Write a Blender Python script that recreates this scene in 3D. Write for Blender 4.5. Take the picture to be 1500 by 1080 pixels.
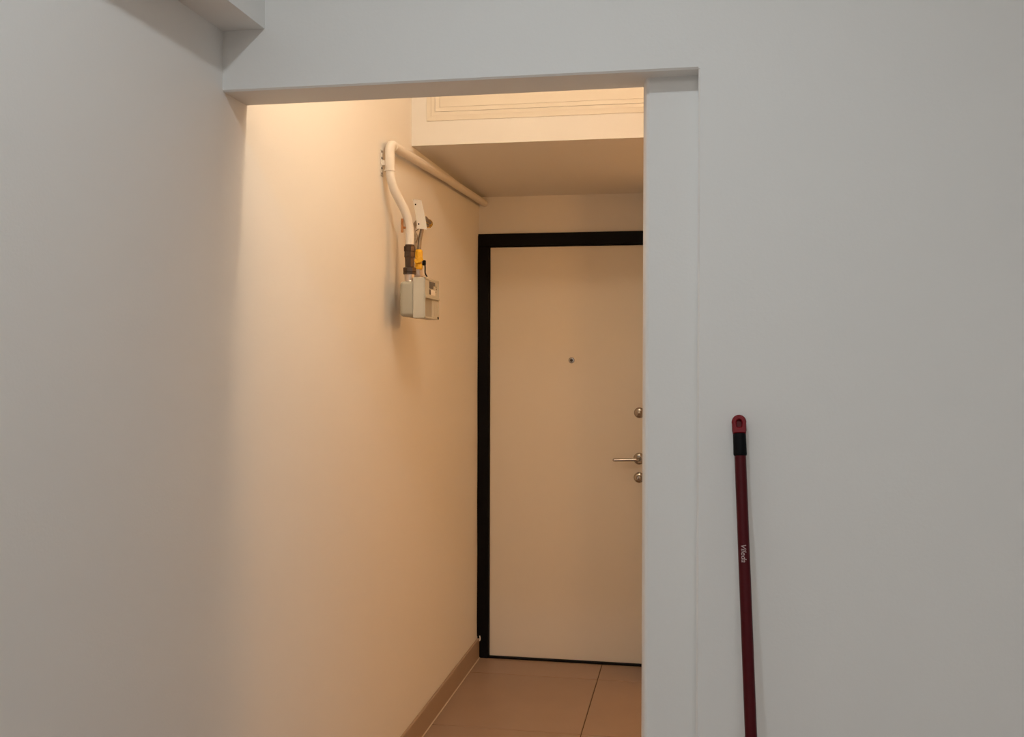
import bpy, bmesh, math, random
from mathutils import Vector, Matrix
random.seed(7)
S = bpy.context.scene
for o in list(bpy.data.objects):
    bpy.data.objects.remove(o)
C = S.collection

# ------------------------------------------------------------------ camera, world, exposure
cam_data = bpy.data.cameras.new('camera')
cam = bpy.data.objects.new('camera', cam_data)
C.objects.link(cam)
S.camera = cam
FPX, YAW, PITCH, ROLL = 1463.75, 0.179753, 0.0080685, 0.0026127
cam_data.sensor_fit = 'HORIZONTAL'
cam_data.sensor_width = 36.0
cam_data.lens = 36.0 * FPX / 1500.0
cam_data.clip_start = 0.02
fwd = Vector((-math.sin(YAW)*math.cos(PITCH), math.cos(YAW)*math.cos(PITCH), -math.sin(PITCH)))
rgt = Vector((math.cos(YAW), math.sin(YAW), 0))
upv = rgt.cross(fwd)
r2 = rgt*math.cos(ROLL) + upv*math.sin(ROLL)
u2 = -rgt*math.sin(ROLL) + upv*math.cos(ROLL)
cam.matrix_world = Matrix(((r2.x, u2.x, -fwd.x, 0), (r2.y, u2.y, -fwd.y, 0), (r2.z, u2.z, -fwd.z, 1.49), (0, 0, 0, 1)))

S.view_settings.view_transform = 'Standard'
S.view_settings.look = 'None'
S.view_settings.gamma = 1.0
S.view_settings.exposure = 0.0
S.view_settings.use_curve_mapping = False
W = bpy.data.worlds.new('night_sky')
S.world = W
W.use_nodes = True
W.node_tree.nodes['Background'].inputs[0].default_value = (0.02, 0.025, 0.04, 1)
W.node_tree.nodes['Background'].inputs[1].default_value = 0.3

# lamp and fill light settings (the lamps themselves are built at the end)
HALL_LAMP = dict(loc=(-0.30, 2.335, 2.80), r=0.05, color=(1.0, 0.77, 0.53), strength=164.0)
ROOM_LAMP = dict(loc=(-0.24, 0.95, 2.895), r=0.062, color=(0.88, 0.96, 1.0), strength=228.0)
SIDE_FILL = dict(loc=(1.25, 3.55, 2.10), r=0.15, color=(1.0, 0.48, 0.15), strength=33.0)  # added fill, unseen behind the pier, brightens the door end with warm light
ROOM_FILL = dict(loc=(0.15, -1.6, 2.86), size=1.0, color=(0.98, 1.0, 0.99), strength=10.6)  # added soft fill for the room walls, unseen behind the viewer

# ------------------------------------------------------------------ measured planes (metres)
XL, XR = -1.0617, 0.0077          # left wall, right arris of the opening
YF, YB = 2.1345, 2.2609           # front / back face of the wall with the opening
ZL = 2.1028                       # underside of the lintel
YREC = 2.187                      # recessed pier face
YBK, ZBK = 3.687, 2.307           # bulkhead face and underside
YD = 4.904                        # wall of the entrance door
XH = -0.098                       # right wall of the hallway
CE = 2.92                         # ceilings
XE, YW = 2.7, -3.2                # far right wall and back wall of the room

# ------------------------------------------------------------------ materials
def mat(name, col, rough=0.6, metal=0.0, noise=0.0, nscale=8.0, bump=0.0, bscale=200.0, spec=0.5, coat=0.0, stretch=None):
    m = bpy.data.materials.new(name)
    m.use_nodes = True
    nt = m.node_tree
    b = nt.nodes['Principled BSDF']
    b.inputs['Base Color'].default_value = (*col, 1)
    b.inputs['Roughness'].default_value = rough
    b.inputs['Metallic'].default_value = metal
    b.inputs['Specular IOR Level'].default_value = spec
    b.inputs['Coat Weight'].default_value = coat
    tc = nt.nodes.new('ShaderNodeTexCoord')
    src = tc.outputs['Object']
    if stretch:
        mp = nt.nodes.new('ShaderNodeMapping')
        mp.inputs['Scale'].default_value = stretch
        nt.links.new(src, mp.inputs['Vector'])
        src = mp.outputs['Vector']
    if noise:
        n = nt.nodes.new('ShaderNodeTexNoise')
        n.inputs['Scale'].default_value = nscale
        n.inputs['Detail'].default_value = 5
        nt.links.new(src, n.inputs['Vector'])
        mx = nt.nodes.new('ShaderNodeMix')
        mx.data_type = 'RGBA'
        mx.inputs['A'].default_value = (*[c*(1-noise) for c in col], 1)
        mx.inputs['B'].default_value = (*[min(1, c*(1+noise)) for c in col], 1)
        nt.links.new(n.outputs['Fac'], mx.inputs['Factor'])
        nt.links.new(mx.outputs['Result'], b.inputs['Base Color'])
    if bump:
        n2 = nt.nodes.new('ShaderNodeTexNoise')
        n2.inputs['Scale'].default_value = bscale
        n2.inputs['Detail'].default_value = 4
        nt.links.new(src, n2.inputs['Vector'])
        bp = nt.nodes.new('ShaderNodeBump')
        bp.inputs['Strength'].default_value = bump
        bp.inputs['Distance'].default_value = 0.002
        nt.links.new(n2.outputs['Fac'], bp.inputs['Height'])
        nt.links.new(bp.outputs['Normal'], b.inputs['Normal'])
    return m

def emitter(name, col, strength):
    m = bpy.data.materials.new(name)
    m.use_nodes = True
    nt = m.node_tree
    b = nt.nodes['Principled BSDF']
    b.inputs['Base Color'].default_value = (0.8, 0.8, 0.8, 1)
    b.inputs['Emission Color'].default_value = (*col, 1)
    b.inputs['Emission Strength'].default_value = strength
    return m

M = {}
M['wall'] = mat('white_wall_paint', (0.87, 0.86, 0.84), 0.75, noise=0.015, nscale=1.6, bump=0.12, bscale=160, spec=0.25)
M['ceil'] = mat('white_ceiling_paint', (0.86, 0.855, 0.84), 0.85, bump=0.08, bscale=180, spec=0.2)
M['tile'] = mat('beige_porcelain_tile', (0.35, 0.25, 0.185), 0.38, noise=0.09, nscale=5.0, bump=0.03, bscale=60, spec=0.45)
M['grout'] = mat('brown_grout', (0.12, 0.075, 0.048), 0.9, noise=0.15, nscale=40)
M['joint'] = mat('pale_sealant', (0.55, 0.47, 0.38), 0.6)
M['skirt'] = mat('beige_skirting_tile', (0.38, 0.285, 0.205), 0.4, noise=0.08, nscale=6.0)
M['door'] = mat('cream_door_laminate', (0.82, 0.77, 0.68), 0.45, noise=0.01, nscale=2.0, bump=0.02, bscale=90, spec=0.35)
M['black'] = mat('black_powder_coat', (0.006, 0.006, 0.007), 0.42, noise=0.2, nscale=30, bump=0.05, bscale=120, spec=0.08)
M['nickel'] = mat('satin_nickel', (0.42, 0.39, 0.35), 0.22, 1.0, noise=0.05, nscale=60)
M['lens'] = mat('peephole_glass', (0.05, 0.04, 0.035), 0.08, 0.0, spec=0.7)
M['pipe'] = mat('white_painted_pipe', (0.82, 0.79, 0.75), 0.6, noise=0.02, nscale=20, bump=0.05, bscale=90, spec=0.25)
M['bronze'] = mat('dark_bronze_fitting', (0.075, 0.048, 0.034), 0.33, 0.6, noise=0.25, nscale=50, bump=0.1, bscale=150)
M['steel'] = mat('zinc_plated_steel', (0.66, 0.58, 0.53), 0.30, 0.75, noise=0.06, nscale=40)
M['brass'] = mat('polished_brass', (0.75, 0.50, 0.13), 0.22, 1.0, noise=0.08, nscale=40)
M['copper'] = mat('copper_fixing', (0.42, 0.20, 0.09), 0.4, 0.9, noise=0.15, nscale=60)
M['yellow'] = mat('yellow_painted_valve', (0.85, 0.47, 0.02), 0.38, noise=0.06, nscale=40)
M['hose'] = mat('braided_steel_hose', (0.30, 0.25, 0.20), 0.42, 0.8, noise=0.35, nscale=300, bump=0.6, bscale=500)
M['meter'] = mat('light_grey_meter_paint', (0.43, 0.42, 0.355), 0.5, noise=0.02, nscale=20)
M['counter'] = mat('pale_grey_plastic', (0.57, 0.555, 0.485), 0.5, noise=0.02, nscale=20)
M['recess'] = mat('mid_grey_plastic', (0.36, 0.335, 0.275), 0.5)
M['display'] = mat('dark_counter_window', (0.045, 0.035, 0.03), 0.15, spec=0.6)
M['card'] = mat('white_card', (0.88, 0.85, 0.80), 0.7, noise=0.05, nscale=120)
M['red'] = mat('dark_red_lacquered_metal', (0.075, 0.003, 0.006), 0.34, noise=0.08, nscale=12, spec=0.2, coat=0.0)
M['redcap'] = mat('red_plastic', (0.21, 0.004, 0.010), 0.42, noise=0.05, nscale=30, spec=0.25)
M['rubber'] = mat('black_rubber', (0.005, 0.005, 0.006), 0.55, bump=0.1, bscale=300, spec=0.1)
M['print'] = mat('white_print', (0.46, 0.34, 0.33), 0.5)
M['bristle'] = mat('dark_bristle', (0.05, 0.01, 0.012), 0.7, noise=0.3, nscale=400)
M['lampwhite'] = mat('white_lamp_plastic', (0.8, 0.8, 0.78), 0.4)

# ------------------------------------------------------------------ helpers
def link(name, bm, m, parent=None, smooth=False, loc=None):
    bmesh.ops.recalc_face_normals(bm, faces=bm.faces[:])
    me = bpy.data.meshes.new(name)
    bm.to_mesh(me)
    bm.free()
    if smooth:
        for p in me.polygons:
            p.use_smooth = True
        try:
            me.set_sharp_from_angle(angle=math.radians(38))
        except Exception:
            pass
    me.materials.append(m)
    o = bpy.data.objects.new(name, me)
    C.objects.link(o)
    if parent is not None:
        o.parent = parent
        o.matrix_parent_inverse = Matrix.Translation(-Vector(abs_loc(parent)))
    return o

def abs_loc(o):
    v = Vector(o.location)
    p = o.parent
    while p is not None:       # parents here only ever carry a location at top level
        v = v + Vector(p.location) if o.matrix_parent_inverse == Matrix() else v
        p = p.parent
    return v if o.parent is None else Vector((0, 0, 0))

def thing(name, label, cat, loc=(0, 0, 0), group=None, kind=None):
    o = bpy.data.objects.new(name, None)
    o.empty_display_size = 0.05
    C.objects.link(o)
    o.location = loc
    if label:
        o['label'] = label
    if cat:
        o['category'] = cat
    if group:
        o['group'] = group
    if kind:
        o['kind'] = kind
    return o

def struct(name, bm, m, label=None):
    o = link(name, bm, m)
    o['kind'] = 'structure'
    if label:
        o['label'] = label
    return o

def box(bm, a, b, bevel=0.0, seg=2):
    tmp = bmesh.new()
    bmesh.ops.create_cube(tmp, size=1)
    for v in tmp.verts:
        v.co = Vector([(a[i]+b[i])/2 + v.co[i]*(b[i]-a[i]) for i in range(3)])
    if bevel:
        bmesh.ops.bevel(tmp, geom=tmp.edges[:], offset=bevel, segments=seg, profile=0.5, affect='EDGES')
    merge(bm, tmp)

def merge(bm, tmp, mtx=None):
    if mtx is not None:
        bmesh.ops.transform(tmp, matrix=mtx, verts=tmp.verts[:])
    vm = {}
    for v in tmp.verts:
        vm[v] = bm.verts.new(v.co)
    for f in tmp.faces:
        try:
            bm.faces.new([vm[v] for v in f.verts])
        except ValueError:
            pass
    tmp.free()

def prism(bm, poly, axis, lo, hi):
    """poly: 2-D outline in the two remaining axes (in x,y,z order), extruded along axis."""
    def p3(p, t):
        q = list(p)
        q.insert(axis, t)
        return Vector(q)
    A = [bm.verts.new(p3(p, lo)) for p in poly]
    B = [bm.verts.new(p3(p, hi)) for p in poly]
    n = len(poly)
    bm.faces.new(A)
    bm.faces.new(B[::-1])
    for i in range(n):
        j = (i+1) % n
        bm.faces.new([A[i], A[j], B[j], B[i]])

def frame_from(axis):
    z = Vector(axis).normalized()
    x = z.orthogonal().normalized()
    y = z.cross(x)
    return Matrix((x, y, z)).transposed()

def lathe(bm, base, axis, prof, n=28, spin=0.0):
    """prof: list of (distance along axis, radius)."""
    R = frame_from(axis)
    base = Vector(base)
    rings = []
    for d, r in prof:
        if r < 1e-6:
            rings.append([bm.verts.new(base + R @ Vector((0, 0, d)))])
        else:
            rings.append([bm.verts.new(base + R @ Vector((r*math.cos(spin+2*math.pi*i/n), r*math.sin(spin+2*math.pi*i/n), d))) for i in range(n)])
    for a, b in zip(rings, rings[1:]):
        for i in range(n):
            j = (i+1) % n
            if len(a) == 1 and len(b) == 1:
                continue
            if len(a) == 1:
                bm.faces.new([a[0], b[j], b[i]])
            elif len(b) == 1:
                bm.faces.new([a[i], a[j], b[0]])
            else:
                bm.faces.new([a[i], a[j], b[j], b[i]])
    if len(rings[0]) > 1:
        bm.faces.new(rings[0][::-1])
    if len(rings[-1]) > 1:
        bm.faces.new(rings[-1])

def smooth_path(pts, n=10):
    """Catmull-Rom through pts."""
    P = [Vector(p) for p in pts]
    P = [P[0]*2-P[1]] + P + [P[-1]*2-P[-2]]
    out = []
    for i in range(1, len(P)-2):
        for k in range(n):
            t = k/n
            a, b, c, d = P[i-1], P[i], P[i+1], P[i+2]
            out.append(0.5*((2*b)+(c-a)*t+(2*a-5*b+4*c-d)*t*t+(3*b-a-3*c+d)*t**3))
    out.append(P[-2])
    return out

def fillet_path(pts, rad, n=8):
    P = [Vector(p) for p in pts]
    out = [P[0]]
    for i in range(1, len(P)-1):
        a, b, c = P[i-1], P[i], P[i+1]
        r = rad[i-1] if isinstance(rad, (list, tuple)) else rad
        d1, d2 = (a-b).normalized(), (c-b).normalized()
        s, e = b+d1*r, b+d2*r
        for k in range(n+1):
            t = k/n
            out.append(s*(1-t)**2 + b*2*t*(1-t) + e*t*t)
    out.append(P[-1])
    return out

def sweep(bm, path, r, n=16):
    rad = r if callable(r) else (lambda t: r)
    P = [Vector(p) for p in path]
    T = []
    for i in range(len(P)):
        a = P[max(0, i-1)]
        b = P[min(len(P)-1, i+1)]
        T.append((b-a).normalized())
    x = T[0].orthogonal().normalized()
    rings = []
    for i, p in enumerate(P):
        x = (x - T[i]*x.dot(T[i])).normalized()
        y = T[i].cross(x)
        rr = rad(i/(len(P)-1))
        rings.append([bm.verts.new(p + x*rr*math.cos(2*math.pi*k/n) + y*rr*math.sin(2*math.pi*k/n)) for k in range(n)])
    for a, b in zip(rings, rings[1:]):
        for k in range(n):
            j = (k+1) % n
            bm.faces.new([a[k], a[j], b[j], b[k]])
    bm.faces.new(rings[0][::-1])
    bm.faces.new(rings[-1])

# ------------------------------------------------------------------ setting: walls and ceilings
T = 0.2
bm = bmesh.new(); box(bm, (XL-T, YW-T, -0.06), (XL, YD+T, CE))
struct('wall_left', bm, M['wall'], 'long white wall on the left running on into the hallway')

bm = bmesh.new()
e = 0.004
# right part of the front wall, with a slightly eased arris
prism(bm, [(XR+e, YF), (XE, YF), (XE, YB), (XR, YB), (XR, YF+e)], 2, -0.06, ZL)
box(bm, (XR, YF, ZL), (XE, YB, CE))
# lintel over the opening (outline in y,z)
prism(bm, [(YF, ZL+e), (YF, CE), (YB, CE), (YB, ZL+0.002), (YB-0.002, ZL), (YF+e, ZL)], 0, XL, XR)
# recessed pier with a rounded, slightly splayed left edge
prism(bm, [(XR, YREC), (XR, YB), (XH-0.0145, YB), (XH-0.0135, YB-0.02), (XH-0.010, YREC+0.022), (XH-0.0075, YREC+0.010),
           (XH-0.004, YREC+0.0035), (XH+0.002, YREC)], 2, -0.06, ZL)
struct('wall_front', bm, M['wall'], 'pale wall with the opening to the hallway')

YS = 4.55                         # end of the unseen side opening, added so the fill globe reaches the door
bm = bmesh.new()
box(bm, (XH, YB, -0.06), (XH+0.12, 2.80, CE))  # unseen stub, lengthened to keep the fill globe off the room's left wall
box(bm, (XH, YS, -0.06), (XE, YD+T, CE))
struct('wall_right', bm, M['wall'])
bm = bmesh.new()
# door wall with the door hole
DX0, DX1, DZ = XL+0.012, -0.135, 2.10
box(bm, (XL, YD, DZ), (XH, YD+T, CE))
box(bm, (DX1, YD, -0.06), (XH, YD+T, DZ))
box(bm, (XL, YD, -0.06), (DX0, YD+T, DZ))
struct('wall_back', bm, M['wall'])
bm = bmesh.new(); box(bm, (XL-T, YW-T, -0.06), (XE+T, YW, CE))
struct('wall_rear', bm, M['wall'])
bm = bmesh.new(); box(bm, (XE, YW, -0.06), (XE+T, YD+T, CE))
struct('wall_far_right', bm, M['wall'])
bm = bmesh.new(); box(bm, (XL-T, YW-T, CE), (XE+T, YD+T, CE+0.1))
struct('ceiling', bm, M['ceil'])

# boxed-in beam along the top of the left wall
bm = bmesh.new(); box(bm, (XL, YW, 2.2405), (-0.9596, YF, CE))
struct('trim_1', bm, M['wall'], 'boxed-in beam along the top of the left wall')
# dropped bulkhead over the entrance
bm = bmesh.new(); box(bm, (XL, YBK, ZBK), (XH, YD, CE))
struct('trim_2', bm, M['wall'], 'dropped bulkhead over the entrance door')

# ------------------------------------------------------------------ floor with tiles
bm = bmesh.new()
box(bm, (XL-T, YW-T, -0.06), (XE+T, YD+T, -0.004))
floor = struct('floor', bm, M['grout'], 'beige tiled floor')
XG, YG, TW, TD = -0.4356, 3.9532, 0.612, 0.6972
GAP = 0.0021
mesh_cache = {}
def tile(x0, x1, y0, y1):
    key = (round(x1-x0, 3), round(y1-y0, 3))
    if key not in mesh_cache:
        b = bmesh.new()
        w, d = x1-x0, y1-y0
        box(b, (-w/2, -d/2, -0.008), (w/2, d/2, 0), 0.0009, 1)
        me = bpy.data.meshes.new('tile')
        b.to_mesh(me); b.free()
        me.materials.append(M['tile'])
        mesh_cache[key] = me
    o = bpy.data.objects.new('tile', mesh_cache[key])
    C.objects.link(o)
    o.parent = floor
    o.location = ((x0+x1)/2, (y0+y1)/2, 0)
for i in range(-2, 7):
    for j in range(-11, 3):
        x0, x1 = XG+(i-1)*TW+GAP, XG+i*TW-GAP
        y0, y1 = YG+j*TD+GAP, YG+(j+1)*TD-GAP
        x0 = max(x0, XL+0.010)
        x1 = min(x1, XH if y0 > YS-0.4 else XE)
        y0, y1 = max(y0, YW), min(y1, YD-0.004)
        if x1-x0 < 0.03 or y1-y0 < 0.03:
            continue
        tile(x0, x1, y0, y1)

# tile skirting along the hallway's left wall
bm = bmesh.new(); box(bm, (XL, YW, 0.001), (XL+0.012, YD-0.022, 0.0985), 0.003, 2)
bl = struct('baseboard_left', bm, M['skirt'], 'beige tile skirting along the left wall')
bm = bmesh.new()
prism(bm, [(XL+0.0125, 0.0005), (XL+0.0165, 0.0005), (XL+0.0125, 0.005)], 1, YW, YD-0.022)
j = link('floor_joint', bm, M['joint'], bl)
j['label'] = 'pale sealant line between skirting and floor'
bm = bmesh.new(); box(bm, (XH-0.012, YS-0.012, 0.001), (XH, YD-0.022, 0.0985), 0.003, 2)
struct('baseboard_right', bm, M['skirt'])
bm = bmesh.new(); box(bm, (XR+0.002, YF-0.012, 0.001), (XE, YF, 0.0985), 0.003, 2)
struct('baseboard_front', bm, M['skirt'])

# ------------------------------------------------------------------ loft hatch in the bulkhead
hx0, hx1, hz0, hz1 = -1.0017, -0.102, 2.3985, 2.87
hatch = thing('storage_hatch', 'cream loft hatch with stepped moulding high on the bulkhead above the entrance door', 'hatch', (-0.57, YBK, hz0))
def ring(bm, o, i, y_o0, y_o1, y_i):
    """mitred moulding between outer rectangle o and inner rectangle i (x0,z0,x1,z1)."""
    def corners(r):
        return [(r[0], r[1]), (r[2], r[1]), (r[2], r[3]), (r[0], r[3])]
    A = [bm.verts.new((x, y_o0, z)) for x, z in corners(o)]
    B = [bm.verts.new((x, y_o1, z)) for x, z in corners(o)]
    D = [bm.verts.new((x, y_i, z)) for x, z in corners(i)]
    E = [bm.verts.new((x, y_o0, z)) for x, z in corners(i)]
    for P, Q in ((A, B), (B, D), (D, E), (E, A)):
        for k in range(4):
            l = (k+1) % 4
            bm.faces.new([P[k], P[l], Q[l], Q[k]])
def inset(d):
    return (hx0+d, hz0+d, hx1-d, hz1-d)
bm = bmesh.new(); ring(bm, inset(0), inset(0.018), YBK, YBK-0.0035, YBK-0.0050)
link('frame_moulding', bm, M['door'], hatch)
bm = bmesh.new(); ring(bm, inset(0.0185), inset(0.032), YBK, YBK-0.0042, YBK-0.0034)
link('frame_moulding', bm, M['door'], hatch)
bm = bmesh.new(); ring(bm, inset(0.034), inset(0.050), YBK, YBK-0.0036, YBK-0.0018)
link('frame_moulding', bm, M['door'], hatch)
bm = bmesh.new(); r = inset(0.0505); box(bm, (r[0], YBK-0.0022, r[1]), (r[2], YBK, r[3]), 0.001, 1)
link('panel', bm, M['door'], hatch)

# ------------------------------------------------------------------ entrance door
door = thing('door_1', 'cream flat entrance door in a black metal frame at the hallway end', None, (-0.6, YD, 0), kind='structure')
LX0, LX1, LZ0, LZ1 = -1.0025, -0.192, 0.0095, 2.054
bm = bmesh.new(); box(bm, (LX0, YD-0.001, LZ0), (LX1, YD+0.05, LZ1), 0.002, 2)
leaf = link('door_leaf', bm, M['door'], door)
FY0, FY1 = YD-0.021, YD+0.08
bm = bmesh.new()
prism(bm, [(XL+0.001, FY0+0.003), (XL+0.004, FY0), (LX0-0.008, FY0), (LX0-0.003, FY0+0.006), (LX0-0.003, FY1), (XL+0.013, FY1), (XL+0.013, YD-0.001), (XL+0.001, YD-0.001)], 2, 0.0, 2.054+0.003)
link('frame_post', bm, M['black'], door)
bm = bmesh.new()
prism(bm, [(LX1+0.003, FY0+0.006), (LX1+0.008, FY0), (LX1+0.056, FY0), (LX1+0.058, FY0+0.003), (LX1+0.058, YD-0.001), (LX1+0.055, YD-0.001), (LX1+0.055, FY1), (LX1+0.003, FY1)], 2, 0.0, 2.054+0.003)
link('frame_post', bm, M['black'], door)
bm = bmesh.new()
prism(bm, [(FY0+0.006, LZ1+0.003), (FY0, LZ1+0.008), (FY0, 2.118), (FY0+0.003, 2.121), (YD-0.001, 2.121), (YD-0.001, 2.099), (FY1, 2.099), (FY1, LZ1+0.003)], 0, XL+0.001, LX1+0.058)
link('frame_head', bm, M['black'], door)
bm = bmesh.new(); box(bm, (LX0-0.003, YD-0.018, 0.0), (LX1+0.003, YD+0.06, 0.0085), 0.002, 1)
link('threshold', bm, M['black'], door)
# uneven black sealant bead between the frame and the left wall
bm = bmesh.new()
pts = []
for k in range(40):
    z = 0.11 + k*(2.0/39)
    pts.append((XL+0.001+0.0006*math.sin(k*1.7), FY0-0.001-0.004*max(0, math.sin(k*0.55+0.8))*(0.4+0.6*random.random()), z))
sweep(bm, pts, lambda t: 0.0022+0.0012*math.sin(t*23), 8)
b_ = link('sealant_bead', bm, M['black'], door, smooth=True)
# little bare curl of plaster on the foot of the frame
bm = bmesh.new()
sweep(bm, smooth_path([(-1.0480, FY0-0.003, 0.112), (-1.0462, FY0-0.004, 0.106), (-1.0458, FY0-0.003, 0.097), (-1.0468, FY0-0.003, 0.090), (-1.0490, FY0-0.002, 0.085)], 5), lambda t: 0.0022+0.0012*math.sin(math.pi*t), 8)
c_ = link('plaster_fleck', bm, M['card'], door, smooth=True)
c_['label'] = 'small white fleck on the foot of the black frame'

DY = YD-0.001
# peephole
bm = bmesh.new(); lathe(bm, (-0.5925, DY, 1.4915), (0, -1, 0), [(0, 0.0150), (0.003, 0.0150), (0.0055, 0.0128), (0.006, 0.0075), (0.004, 0.0065)], 32)
ph = link('peephole', bm, M['nickel'], leaf, smooth=True)
bm = bmesh.new(); lathe(bm, (-0.5925, DY-0.0035, 1.4915), (0, -1, 0), [(0, 0.0066), (0.0015, 0.005), (0.002, 0)], 24)
link('peephole_lens', bm, M['lens'], leaf, smooth=True)
# two lock roses and the lever
HX = -0.2590
def rose(z, r):
    b = bmesh.new()
    lathe(b, (HX, DY, z), (0, -1, 0), [(0, r), (0.003, r), (0.006, r*0.96), (0.009, r*0.85), (0.0115, r*0.66), (0.0125, r*0.5), (0.0125, r*0.45)], 36)
    return b
link('lock_rose', rose(1.2366, 0.0262), M['nickel'], leaf, smooth=True)
bm = bmesh.new(); lathe(bm, (HX, DY-0.012, 1.2366), (0, -1, 0), [(0, 0.0125), (0.010, 0.0115), (0.013, 0.008), (0.0145, 0)], 28)
link('lock_cylinder', bm, M['nickel'], leaf, smooth=True)
link('lock_rose', rose(0.9205, 0.0262), M['nickel'], leaf, smooth=True)
bm = bmesh.new(); lathe(bm, (HX, DY-0.012, 0.9205), (0, -1, 0), [(0, 0.0135), (0.012, 0.0125), (0.017, 0.009), (0.019, 0)], 28)
link('lock_cylinder', bm, M['nickel'], leaf, smooth=True)
link('handle_rose', rose(1.0125, 0.0285), M['nickel'], leaf, smooth=True)
bm = bmesh.new()
path = fillet_path([(HX, DY-0.008, 1.0125), (HX, DY-0.052, 1.0125), (HX-0.118, DY-0.056, 1.0085)], 0.022, 10)
sweep(bm, path, lambda t: 0.0105 if t < 0.5 else 0.0105-0.0028*(t-0.5)*2, 18)
lathe(bm, (HX-0.1178, DY-0.056, 1.0085), (-1, 0, -0.03), [(0, 0.0077), (0.004, 0.0066), (0.0065, 0.004), (0.0072, 0)], 18)
link('lever', bm, M['nickel'], leaf, smooth=True)

# ------------------------------------------------------------------ gas pipe
PX = XL+0.030
gp = thing('gas_pipe', 'white painted gas pipe running under the bulkhead and bending down to the meter', 'pipe', (PX, 3.314, 2.0))
PR = 0.0158
MX, MY1, MY2 = -0.985, 3.400, 3.502       # meter axis, inlet and outlet
bm = bmesh.new()
sweep(bm, [(PX, 3.352, 2.2345), (PX, 4.10, 2.2585), (PX, YD-0.004, 2.2755)], PR+0.0008, 24)
link('pipe_run', bm, M['pipe'], gp, smooth=True)
bm = bmesh.new()
sweep(bm, fillet_path([(PX, 3.360, 2.2346), (PX, 3.314, 2.2330), (PX, 3.314, 2.185)], 0.030, 12), PR+0.0012, 24)
lathe(bm, (PX, 3.346, 2.2341), (0, 1, 0.034), [(0, PR+0.0012), (0.002, PR+0.0030), (0.012, PR+0.0030), (0.014, PR)], 24)
link('elbow', bm, M['pipe'], gp, smooth=True)
bm = bmesh.new()
sweep(bm, fillet_path([(PX, 3.314, 2.19), (PX, 3.314, 2.105), (MX, MY1, 1.985), (MX, MY1, 1.893)], 0.055, 14), PR, 24)
link('pipe_drop', bm, M['pipe'], gp, smooth=True)
bm = bmesh.new()
lathe(bm, (PX, 3.314, 2.1395), (0, 0, 1), [(0, PR), (0.001, PR+0.0030), (0.0065, PR+0.0030), (0.0075, PR+0.0008), (0.045, PR+0.0010), (0.046, PR)], 28)
link('collar', bm, M['pipe'], gp, smooth=True)
# bracket behind the drop: a strap on the wall with a stand-off and screws
bm = bmesh.new()
box(bm, (XL+0.0005, 3.300, 2.125), (XL+0.004, 3.328, 2.215), 0.001, 1)
box(bm, (XL+0.0005, 3.308, 2.160), (PX-PR*0.8, 3.320, 2.178), 0.001, 1)
br = link('wall_bracket', bm, M['pipe'], gp)
for z in (2.207, 2.185, 2.150, 2.132):
    bm = bmesh.new(); lathe(bm, (XL+0.004, 3.305, z), (1, 0, 0), [(0, 0.0045), (0.002, 0.004), (0.003, 0)], 10)
    link('screw', bm, M['bronze'], br, smooth=True)
# copper coloured wall fixing behind the lower bend
bm = bmesh.new()
lathe(bm, (-0.990, 3.398, 1.955), (-0.6, -0.75, 0), [(0, 0.004), (0.026, 0.004)], 10)
prism(bm, [(3.371, 1.936), (3.380, 1.938), (3.380, 1.980), (3.377, 1.986), (3.373, 1.984)], 0, -1.0085, -1.0015)
k_ = link('pipe_clip', bm, M['copper'], gp, smooth=True)
k_['label'] = 'copper coloured clip beside the white pipe'

# dark union fittings under the pipe
bm = bmesh.new()
lathe(bm, (MX, MY1, 1.899), (0, 0, -1), [(0, PR-0.001), (0.004, PR+0.0005), (0.010, PR+0.0008)], 24)
lathe(bm, (MX, MY1, 1.891), (0, 0, -1), [(0, 0.0185), (0.001, 0.0205), (0.018, 0.0205), (0.0195, 0.0185), (0.021, 0.0188), (0.038, 0.0192), (0.040, 0.0175), (0.044, 0.0170), (0.070, 0.0162), (0.074, 0.0160)], 8, 0.3)
link('union_body', bm, M['bronze'], gp)
bm = bmesh.new()
lathe(bm, (MX, MY1, 1.8165), (0, 0, -1), [(0, 0.0200), (0.002, 0.0245), (0.015, 0.0245), (0.0165, 0.0225), (0.0175, 0.0245), (0.023, 0.0245), (0.025, 0.0215)], 8, 0.1)
link('union_nut', bm, M['bronze'], gp)

# ------------------------------------------------------------------ gas meter
gm = thing('gas_meter', 'small pale grey gas meter hanging below the pipe on the hallway left wall', 'gas meter', (MX, 3.455, 1.637))
bm = bmesh.new()
# stamped metal body: rounded in the y-z and x-z outlines
tmp = bmesh.new()
bmesh.ops.create_cube(tmp, size=1)
a, b = (-1.0115, 3.362, 1.642), (-0.955, 3.548, 1.7665)
for v in tmp.verts:
    v.co = Vector([(a[i]+b[i])/2 + v.co[i]*(b[i]-a[i]) for i in range(3)])
bmesh.ops.bevel(tmp, geom=tmp.edges[:], offset=0.014, segments=5, profile=0.5, affect='EDGES')
merge(bm, tmp)
link('body', bm, M['meter'], gm, smooth=True)
bm = bmesh.new()
tmp = bmesh.new(); box(tmp, (-0.986, 3.3595, 1.6395), (-0.981, 3.5505, 1.769), 0.002, 2); merge(bm, tmp)
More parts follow.
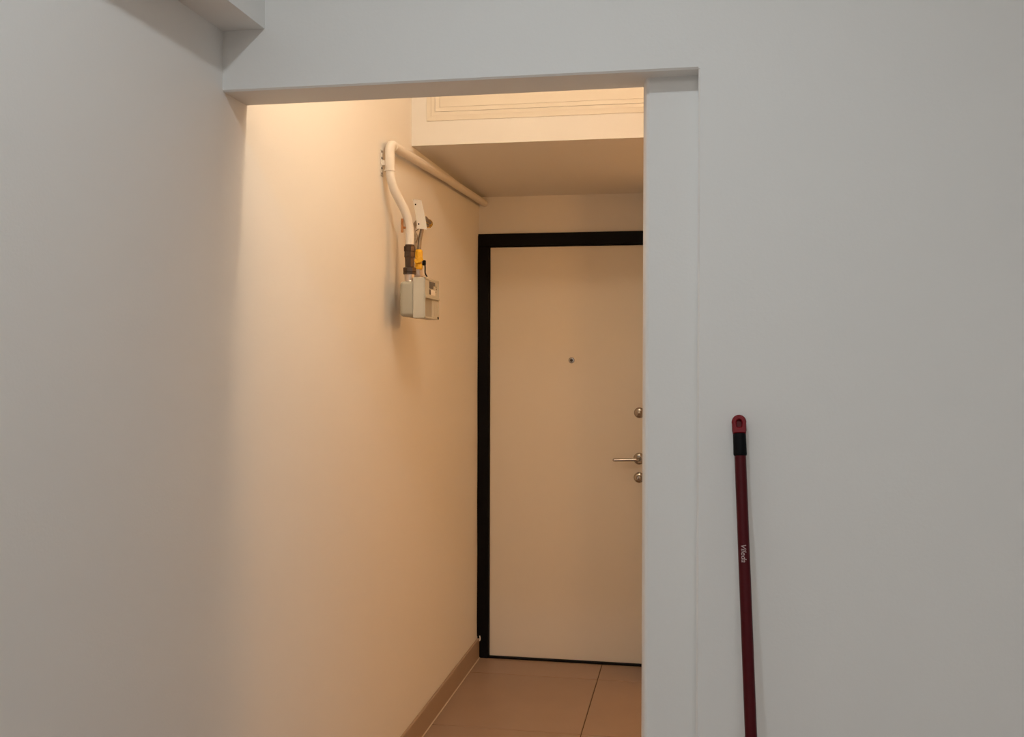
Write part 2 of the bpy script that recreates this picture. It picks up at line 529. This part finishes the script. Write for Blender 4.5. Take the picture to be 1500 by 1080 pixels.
# counter housing in front, with a rim and a ledge between the two windows
CX0, CX1, CY0, CY1, CZ0, CZ1 = -0.9612, -0.9172, 3.3595, 3.5495, 1.6370, 1.7785
bm.free(); bm = bmesh.new()
box(bm, (CX0, CY0, CZ0), (CX1-0.004, CY1, CZ1), 0.0022, 2)
ch = link('counter_housing', bm, M['counter'], gm)
bm = bmesh.new()
def rim(z0, z1, w=0.006):
    box(bm, (CX1-0.0045, CY0, z0), (CX1, CY0+w, z1), 0.0008, 1)
    box(bm, (CX1-0.0045, CY1-w, z0), (CX1, CY1, z1), 0.0008, 1)
    box(bm, (CX1-0.0045, CY0, z1-w), (CX1, CY1, z1), 0.0008, 1)
    box(bm, (CX1-0.0045, CY0, z0), (CX1, CY1, z0+w), 0.0008, 1)
rim(1.7125, CZ1); rim(CZ0, 1.7130)
box(bm, (CX1-0.0045, CY0, 1.7075), (CX1+0.003, CY1, 1.7155), 0.001, 1)
link('window_rim', bm, M['counter'], gm)
bm = bmesh.new(); box(bm, (CX1-0.006, CY0+0.004, 1.7155), (CX1-0.0028, CY1-0.004, CZ1-0.004), 0.0005, 1)
link('counter_plate', bm, M['counter'], gm)
bm = bmesh.new(); box(bm, (CX1-0.006, CY0+0.004, CZ0+0.004), (CX1-0.0028, CY0+0.100, 1.7085), 0.0005, 1)
link('lower_plate', bm, M['recess'], gm)
bm = bmesh.new(); box(bm, (CX1-0.006, CY0+0.1005, CZ0+0.004), (CX1-0.0012, CY1-0.004, 1.7045), 0.0015, 1)
box(bm, (CX1-0.004, CY0+0.114, CZ0+0.010), (CX1-0.0002, CY0+0.120, 1.700), 0.0008, 1)
box(bm, (CX1-0.004, CY0+0.150, CZ0+0.010), (CX1-0.0002, CY0+0.156, 1.700), 0.0008, 1)
link('battery_cover', bm, M['counter'], gm)
# counter window: dark upper L shape with a pale printed field
dp = CX1-0.0028
bm = bmesh.new()
box(bm, (dp, CY0+0.064, 1.7440), (dp+0.0012, CY0+0.118, 1.7690), 0.0004, 1)
box(bm, (dp, CY0+0.118, 1.7560), (dp+0.0012, CY0+0.142, 1.7690), 0.0004, 1)
box(bm, (dp, CY0+0.064, 1.7225), (dp+0.0012, CY0+0.082, 1.7405), 0.0004, 1)
link('counter_display', bm, M['display'], gm)
bm = bmesh.new(); box(bm, (dp, CY0+0.086, 1.7225), (dp+0.0008, CY0+0.146, 1.7405), 0.0003, 1)
link('data_plate', bm, M['card'], gm)
bm = bmesh.new()
for (yy, zz) in ((0.155, 1.752), (0.158, 1.744), (0.154, 1.734)):
    box(bm, (dp, CY0+yy, zz), (dp+0.001, CY0+yy+0.005, zz+0.005), 0.0003, 1)
link('index_mark', bm, M['display'], gm)
bm = bmesh.new(); lathe(bm, (CX1-0.001, CY1-0.014, CZ0+0.006), (1, 0, 0), [(0, 0.005), (0.0035, 0.0045), (0.004, 0)], 12)
link('seal_screw', bm, M['rubber'], gm, smooth=True)
# necks
for yy, nm in ((MY1, 'inlet_neck'), (MY2, 'outlet_neck')):
    bm = bmesh.new()
    lathe(bm, (MX, yy, 1.756), (0, 0, 1), [(0, 0.0190), (0.010, 0.0190), (0.012, 0.0180), (0.016, 0.0172), (0.020, 0.0182), (0.036, 0.0182)], 24)
    link(nm, bm, M['steel'], gm, smooth=True)

# ------------------------------------------------------------------ yellow valve on the outlet
gv = thing('gas_valve', 'yellow gas shut-off valve on a shiny nut above the meter', 'valve', (MX, MY2, 1.79))
bm = bmesh.new()
lathe(bm, (MX, MY2, 1.7925), (0, 0, 1), [(0, 0.0265), (0.004, 0.0265), (0.0055, 0.0195), (0.024, 0.0185), (0.026, 0.0165)], 6, 0.4)
link('union_nut', bm, M['steel'], gv)
bm = bmesh.new()
lathe(bm, (MX+0.004, MY2, 1.818), (0, 0, 1), [(0, 0.0125), (0.003, 0.0145), (0.018, 0.0150), (0.024, 0.0120), (0.040, 0.0128), (0.046, 0.0150), (0.066, 0.0150), (0.071, 0.0125), (0.073, 0.009)], 10, 0.2)
link('valve_body', bm, M['yellow'], gv)
bm = bmesh.new()
lathe(bm, (MX+0.004, MY2, 1.851), (0.35, -0.93, 0), [(0, 0.010), (0.018, 0.009), (0.020, 0.006), (0.026, 0.006), (0.026, 0)], 14)
link('valve_stem', bm, M['brass'], gv, smooth=True)
bm = bmesh.new()
# butterfly handle, turned across the valve
hc = Vector((MX+0.004, MY2, 1.851)) + Vector((0.35, -0.93, 0))*0.024
tmp = bmesh.new()
box(tmp, (-0.0185, -0.0035, -0.0075), (0.0145, 0.0035, 0.0075), 0.003, 2)
box(tmp, (-0.008, -0.005, -0.010), (0.008, 0.005, 0.010), 0.003, 2)
merge(bm, tmp, Matrix.Translation(hc) @ Matrix.Rotation(math.radians(20.6), 4, 'Z') @ Matrix.Rotation(math.radians(-22), 4, 'Y'))
link('valve_handle', bm, M['yellow'], gv)
bm = bmesh.new()
box(bm, (MX+0.018, MY2-0.004, 1.833), (MX+0.030, MY2+0.008, 1.852), 0.002, 1)
sweep(bm, smooth_path([(MX+0.026, MY2, 1.846), (MX+0.029, MY2-0.002, 1.825), (MX+0.030, MY2-0.004, 1.805), (MX+0.037, MY2-0.005, 1.791)], 6), 0.0026, 8)
w_ = link('seal_strap', bm, M['rubber'], gv)
w_['label'] = 'black strap beside the yellow valve'

# flexible hose pair from the valve up to the brass stub
fh = thing('flexible_hose', 'braided metal hose pair rising from yellow valve behind the white tag', 'hose', (MX, MY2, 1.89))
BX, BY, BZ = XL, 3.800, 2.0255
bm = bmesh.new()
sweep(bm, smooth_path([(MX+0.004, MY2+0.006, 1.886), (MX+0.006, MY2+0.008, 1.925), (MX+0.012, MY2+0.012, 1.960), (MX+0.006, MY2+0.05, 2.000), (MX-0.006, MY2+0.13, 2.022), (-1.004, 3.700, 2.026), (-1.012, 3.776, BZ)], 8), 0.0072, 14)
link('hose', bm, M['hose'], fh, smooth=True)
bm = bmesh.new()
sweep(bm, smooth_path([(MX-0.008, MY2-0.004, 1.884), (MX-0.010, MY2-0.002, 1.912), (MX-0.004, MY2-0.004, 1.936), (MX-0.015, MY2-0.002, 1.962), (MX-0.012, MY2+0.03, 1.995), (MX-0.020, MY2+0.12, 2.012), (-1.020, 3.70, 2.014), (-1.022, 3.780, BZ-0.010)], 8), 0.0068, 14)
link('hose', bm, M['hose'], fh, smooth=True)

# brass stub in the wall
bs = thing('brass_fitting', 'round brass pipe fitting projecting from the hallway wall beside the white tag', 'pipe fitting', (BX, BY, BZ))
bm = bmesh.new()
lathe(bm, (BX+0.0005, BY, BZ), (1, 0, 0), [(0, 0.017), (0.004, 0.017), (0.006, 0.0125), (0.030, 0.0125)], 24)
lathe(bm, (BX+0.030, BY, BZ), (1, 0, 0), [(0, 0.0150), (0.001, 0.0170), (0.014, 0.0170), (0.016, 0.0140), (0.020, 0.0115), (0.023, 0.006), (0.0235, 0)], 20)
link('stub', bm, M['brass'], bs, smooth=True)

# white tag tied to the hose
tg = thing('paper_tag', 'white card tag tied to the hose above the yellow valve', 'tag', (-0.975, 3.47, 1.97))
bm = bmesh.new()
c0, c1, c2, c3 = Vector((-0.9985, 3.484, 2.0700)), Vector((-0.9625, 3.472, 2.0640)), Vector((-0.9440, 3.480, 1.9590)), Vector((-0.9830, 3.490, 1.9660))
nrm = (c1-c0).cross(c3-c0).normalized()
N_ = 6
front, back = [], []
for i in range(N_+1):
    t = i/N_
    bow = 0.003*math.sin(math.pi*t)
    row_f, row_b = [], []
    for q, s in ((c0.lerp(c3, t), 0), (c1.lerp(c2, t), 1)):
        row_f.append(bm.verts.new(q + nrm*(bow+0.0006)))
        row_b.append(bm.verts.new(q + nrm*(bow-0.0006)))
    front.append(row_f); back.append(row_b)
for i in range(N_):
    bm.faces.new([front[i][0], front[i][1], front[i+1][1], front[i+1][0]])
    bm.faces.new([back[i][0], back[i+1][0], back[i+1][1], back[i][1]])
    bm.faces.new([front[i][0], front[i+1][0], back[i+1][0], back[i][0]])
    bm.faces.new([front[i][1], back[i][1], back[i+1][1], front[i+1][1]])
bm.faces.new([front[0][0], back[0][0], back[0][1], front[0][1]])
bm.faces.new([front[N_][0], front[N_][1], back[N_][1], back[N_][0]])
link('card', bm, M['card'], tg)
vdir = nrm if nrm.y < 0 else -nrm
for (s, t) in ((0.22, 0.17), (0.22, 0.84)):
    q = c0.lerp(c3, t).lerp(c1.lerp(c2, t), s) + nrm*0.003*math.sin(math.pi*t)
    bm = bmesh.new(); lathe(bm, q, vdir, [(0, 0.0030), (0.0012, 0.0030), (0.0016, 0.0015), (0.0016, 0)], 12)
    link('eyelet', bm, M['rubber'], tg)
bm = bmesh.new()
q = c0.lerp(c3, 0.84).lerp(c1.lerp(c2, 0.84), 0.22)
sweep(bm, smooth_path([q+vdir*0.002, q+Vector((0.004, 0.008, -0.012)), Vector((MX-0.010, MY2-0.006, 1.955))], 6), 0.0012, 6)
link('tie', bm, M['rubber'], tg)

# ------------------------------------------------------------------ broom leaning on the front wall
top = Vector((0.0923, 2.1205, 1.378))
foot = Vector((0.1385, 1.900, 0.060))
bdir = (top-foot).normalized()
L = (top-foot).length
br_ = thing('broom', 'dark red broom with black grip leaning on the pale wall right of the doorway', 'broom', (foot.x, foot.y, 0))
bx = Vector((1, 0, 0)); bx = (bx - bdir*bx.dot(bdir)).normalized()
by = bdir.cross(bx)                      # points away from the camera, to the wall
BM_ = Matrix((bx, by, bdir)).transposed().to_4x4(); BM_.translation = foot
RH = 0.0118
def onbroom(name, tmp, m, parent=br_, smooth=True):
    bmesh.ops.transform(tmp, matrix=BM_, verts=tmp.verts[:])
    return link(name, tmp, m, parent, smooth=smooth)
bm = bmesh.new()
lathe(bm, (0, 0, 0), (0, 0, 1), [(0.0, RH), (L-0.070, RH)], 32)
handle = onbroom('handle', bm, M['red'])
bm = bmesh.new()
lathe(bm, (0, 0, L-0.0845), (0, 0, 1), [(0, RH+0.0002), (0.001, RH+0.0012), (0.004, RH+0.0018), (0.044, RH+0.0014), (0.046, RH+0.0004)], 32)
onbroom('grip', bm, M['rubber'])
# red end cap: rounded tongue with a hanging hole
bm = bmesh.new()
w0, w1 = RH+0.0018, RH+0.0034
base_z, top_z = L-0.0395, L
NP = 28
def outline(scale_w, s):
    pts = []
    hw = 0.0148*scale_w
    zc = top_z-0.0148
    for k in range(NP):
        a_ = 2*math.pi*k/NP - math.pi/2
        x, z = math.cos(a_), math.sin(a_)
        if z >= 0:
            pts.append((x*hw, zc+z*0.0148*s))
        else:
            # squared lower half running down to the grip
            xx = max(-1, min(1, x*1.45))
            zz = base_z if abs(x) < 0.69 else base_z + (zc-base_z)*((abs(x)-0.69)/0.31)
            pts.append((xx*hw*0.97, zz))
    return pts
out = outline(1, 1)
hole = []
hc_z = L-0.0160
for k in range(NP):
    a_ = 2*math.pi*k/NP - math.pi/2
    x, z = math.cos(a_), math.sin(a_)
    hole.append((x*0.0056, hc_z + (z*0.0062 if z >= 0 else max(z*1.5, -1)*0.0095)))
def ringv(pts, y):
    return [bm.verts.new((x, y, z)) for x, z in pts]
def scl(pts, d, cz):
    o_ = []
    for x, z in pts:
        v = Vector((x, z-cz)); l = v.length
        v = v*((l-d)/l)
        o_.append((v.x, v.y+cz))
    return o_
th = 0.0095
R1 = ringv(scl(out, 0.0035, hc_z), -th); R2_ = ringv(out, -th+0.004); R3 = ringv(out, th-0.004); R4 = ringv(scl(out, 0.0035, hc_z), th)
H1 = ringv(scl(hole, -0.0018, hc_z), -th); H2 = ringv(hole, -th+0.002); H3 = ringv(hole, th-0.002); H4 = ringv(scl(hole, -0.0018, hc_z), th)
for A_, B_ in ((R1, R2_), (R2_, R3), (R3, R4), (R4, H4), (H4, H3), (H3, H2), (H2, H1), (H1, R1)):
    for k in range(NP):
        l = (k+1) % NP
        bm.faces.new([A_[k], A_[l], B_[l], B_[k]])
HB = ringv(hole, th-0.0045)
bm.faces.new(HB)
onbroom('hanging_cap', bm, M['redcap'])
# printed brand name wrapped on the handle, reading downwards
def wrapped_text(body, size, z_top, ang0, shear, name):
    cu = bpy.data.curves.new(name, 'FONT')
    cu.body = body
    cu.size = size
    cu.shear = shear
    cu.resolution_u = 3
    cu.offset = size*0.012
    to = bpy.data.objects.new(name+'_src', cu)
    C.objects.link(to)
    dg = bpy.context.evaluated_depsgraph_get()
    dg.update()
    me = bpy.data.meshes.new_from_object(to.evaluated_get(dg))
    bpy.data.objects.remove(to)
    b = bmesh.new()
    b.from_mesh(me)
    bmesh.ops.triangulate(b, faces=b.faces[:])
    for k in range(1, 9):     # slice so the letters can follow the round handle
        y = size*(-0.25 + k*0.125)
        bmesh.ops.bisect_plane(b, geom=b.verts[:]+b.edges[:]+b.faces[:], plane_co=(0, y, 0), plane_no=(0, 1, 0))
    for v in b.verts:
        a_ = ang0 + v.co.y/(RH+0.0003)      # text height goes round the handle to the right
        zz = z_top - v.co.x
        v.co = Vector(((RH+0.00025)*math.sin(a_), -(RH+0.00025)*math.cos(a_), zz))
    onbroom(name, b, M['print'], handle, smooth=False)
    bpy.data.meshes.remove(me)
wrapped_text('Vileda', 0.0150, 1.0745, -0.50, 0.25, 'printed_name')
# collar, head and bristles on the floor, below the picture
bm = bmesh.new(); lathe(bm, (0, 0, -0.012), (0, 0, 1), [(0, 0.019), (0.004, 0.020), (0.060, 0.016), (0.080, 0.0135), (0.084, 0.0125)], 24)
onbroom('socket', bm, M['redcap'])
bm = bmesh.new()
HXc, HYc = foot.x, foot.y-0.003
box(bm, (HXc-0.14, HYc-0.024, 0.042), (HXc+0.14, HYc+0.024, 0.066), 0.009, 3)
link('head', bm, M['redcap'], br_, smooth=True)
bm = bmesh.new()
for i in range(26):
    for jx in range(4):
        x = HXc-0.13+i*0.0104
        y = HYc-0.018+jx*0.012
        fl = (x-HXc)*0.12
        lathe(bm, (x+fl, y+(jx-1.5)*0.004, 0.0005), (-fl, -(jx-1.5)*0.004, 0.05), [(0, 0.0042), (0.048, 0.0028)], 6)
bo = link('bristles', bm, M['bristle'], br_)
bo['kind'] = 'stuff'

# ------------------------------------------------------------------ lamps and added fill lights
def down_lamp(name, label, d):
    x, y, z = d['loc']
    r = d['r']
    t = thing(name, label, 'lamp', (x, y, CE))
    bm = bmesh.new()
    lathe(bm, (x, y, CE), (0, 0, -1), [(0, r+0.012), (CE-z-0.004, r+0.010), (CE-z-0.001, r+0.004), (CE-z-0.001, 0)], 40)
    link('housing', bm, M['lampwhite'], t, smooth=True)
    bm = bmesh.new()
    bm.faces.new([bm.verts.new((x+r*math.cos(k*math.pi/20), y+r*math.sin(k*math.pi/20), z)) for k in range(40)])
    bm.faces.ensure_lookup_table()
    if bm.faces[0].normal.z > 0:
        bm.faces[0].normal_flip()
    link('diffuser', bm, emitter(name+'_glow', d['color'], d['strength']), t)
down_lamp('ceiling_downlight', 'white round lamp on the main room ceiling in front of the doorway', ROOM_LAMP)
def bulb_lamp(name, label, d):
    x, y, z = d['loc']
    r = d['r']
    t = thing(name, label, 'lamp', (x, y, CE))
    bm = bmesh.new()
    bmesh.ops.create_uvsphere(bm, u_segments=28, v_segments=16, radius=r)
    for v in bm.verts:
        v.co += Vector((x, y, z))
    link('bulb', bm, emitter(name+'_glow', d['color'], d['strength']), t, smooth=True)
    bm = bmesh.new()
    lathe(bm, (x, y, z+r*0.93), (0, 0, 1), [(0, 0.016), (0.02, 0.019), (0.035, 0.019), (0.045, 0.008)], 20)
    link('socket', bm, M['lampwhite'], t, smooth=True)
    bm = bmesh.new()
    lathe(bm, (x, y, z+r*0.93+0.04), (0, 0, 1), [(0, 0.004), (CE-(z+r*0.93+0.04), 0.004)], 8)
    link('cord', bm, M['lampwhite'], t, smooth=True)
    bm = bmesh.new()
    lathe(bm, (x, y, CE), (0, 0, -1), [(0, 0.035), (0.010, 0.034), (0.016, 0.010)], 20)
    link('ceiling_rose', bm, M['lampwhite'], t, smooth=True)
bulb_lamp('bulb_lamp', 'bare warm bulb hanging just behind the lintel in the hallway', HALL_LAMP)
bulb_lamp('added_fill_globe', 'added orange fill globe hanging unseen behind the pier to warm the door end', SIDE_FILL)
d = ROOM_FILL
t = thing('added_fill_panel', 'added square white fill panel on the main room ceiling, unseen behind the viewer', 'lamp', (d['loc'][0], d['loc'][1], CE))
x, y, z = d['loc']; s = d['size']/2
bm = bmesh.new(); box(bm, (x-s-0.02, y-s-0.02, z+0.003), (x+s+0.02, y+s+0.02, CE), 0.004, 2)
link('frame', bm, M['lampwhite'], t)
bm = bmesh.new(); box(bm, (x-s, y-s, z-0.002), (x+s, y+s, z+0.002))
link('diffuser', bm, emitter('panel_glow', d['color'], d['strength']), t)
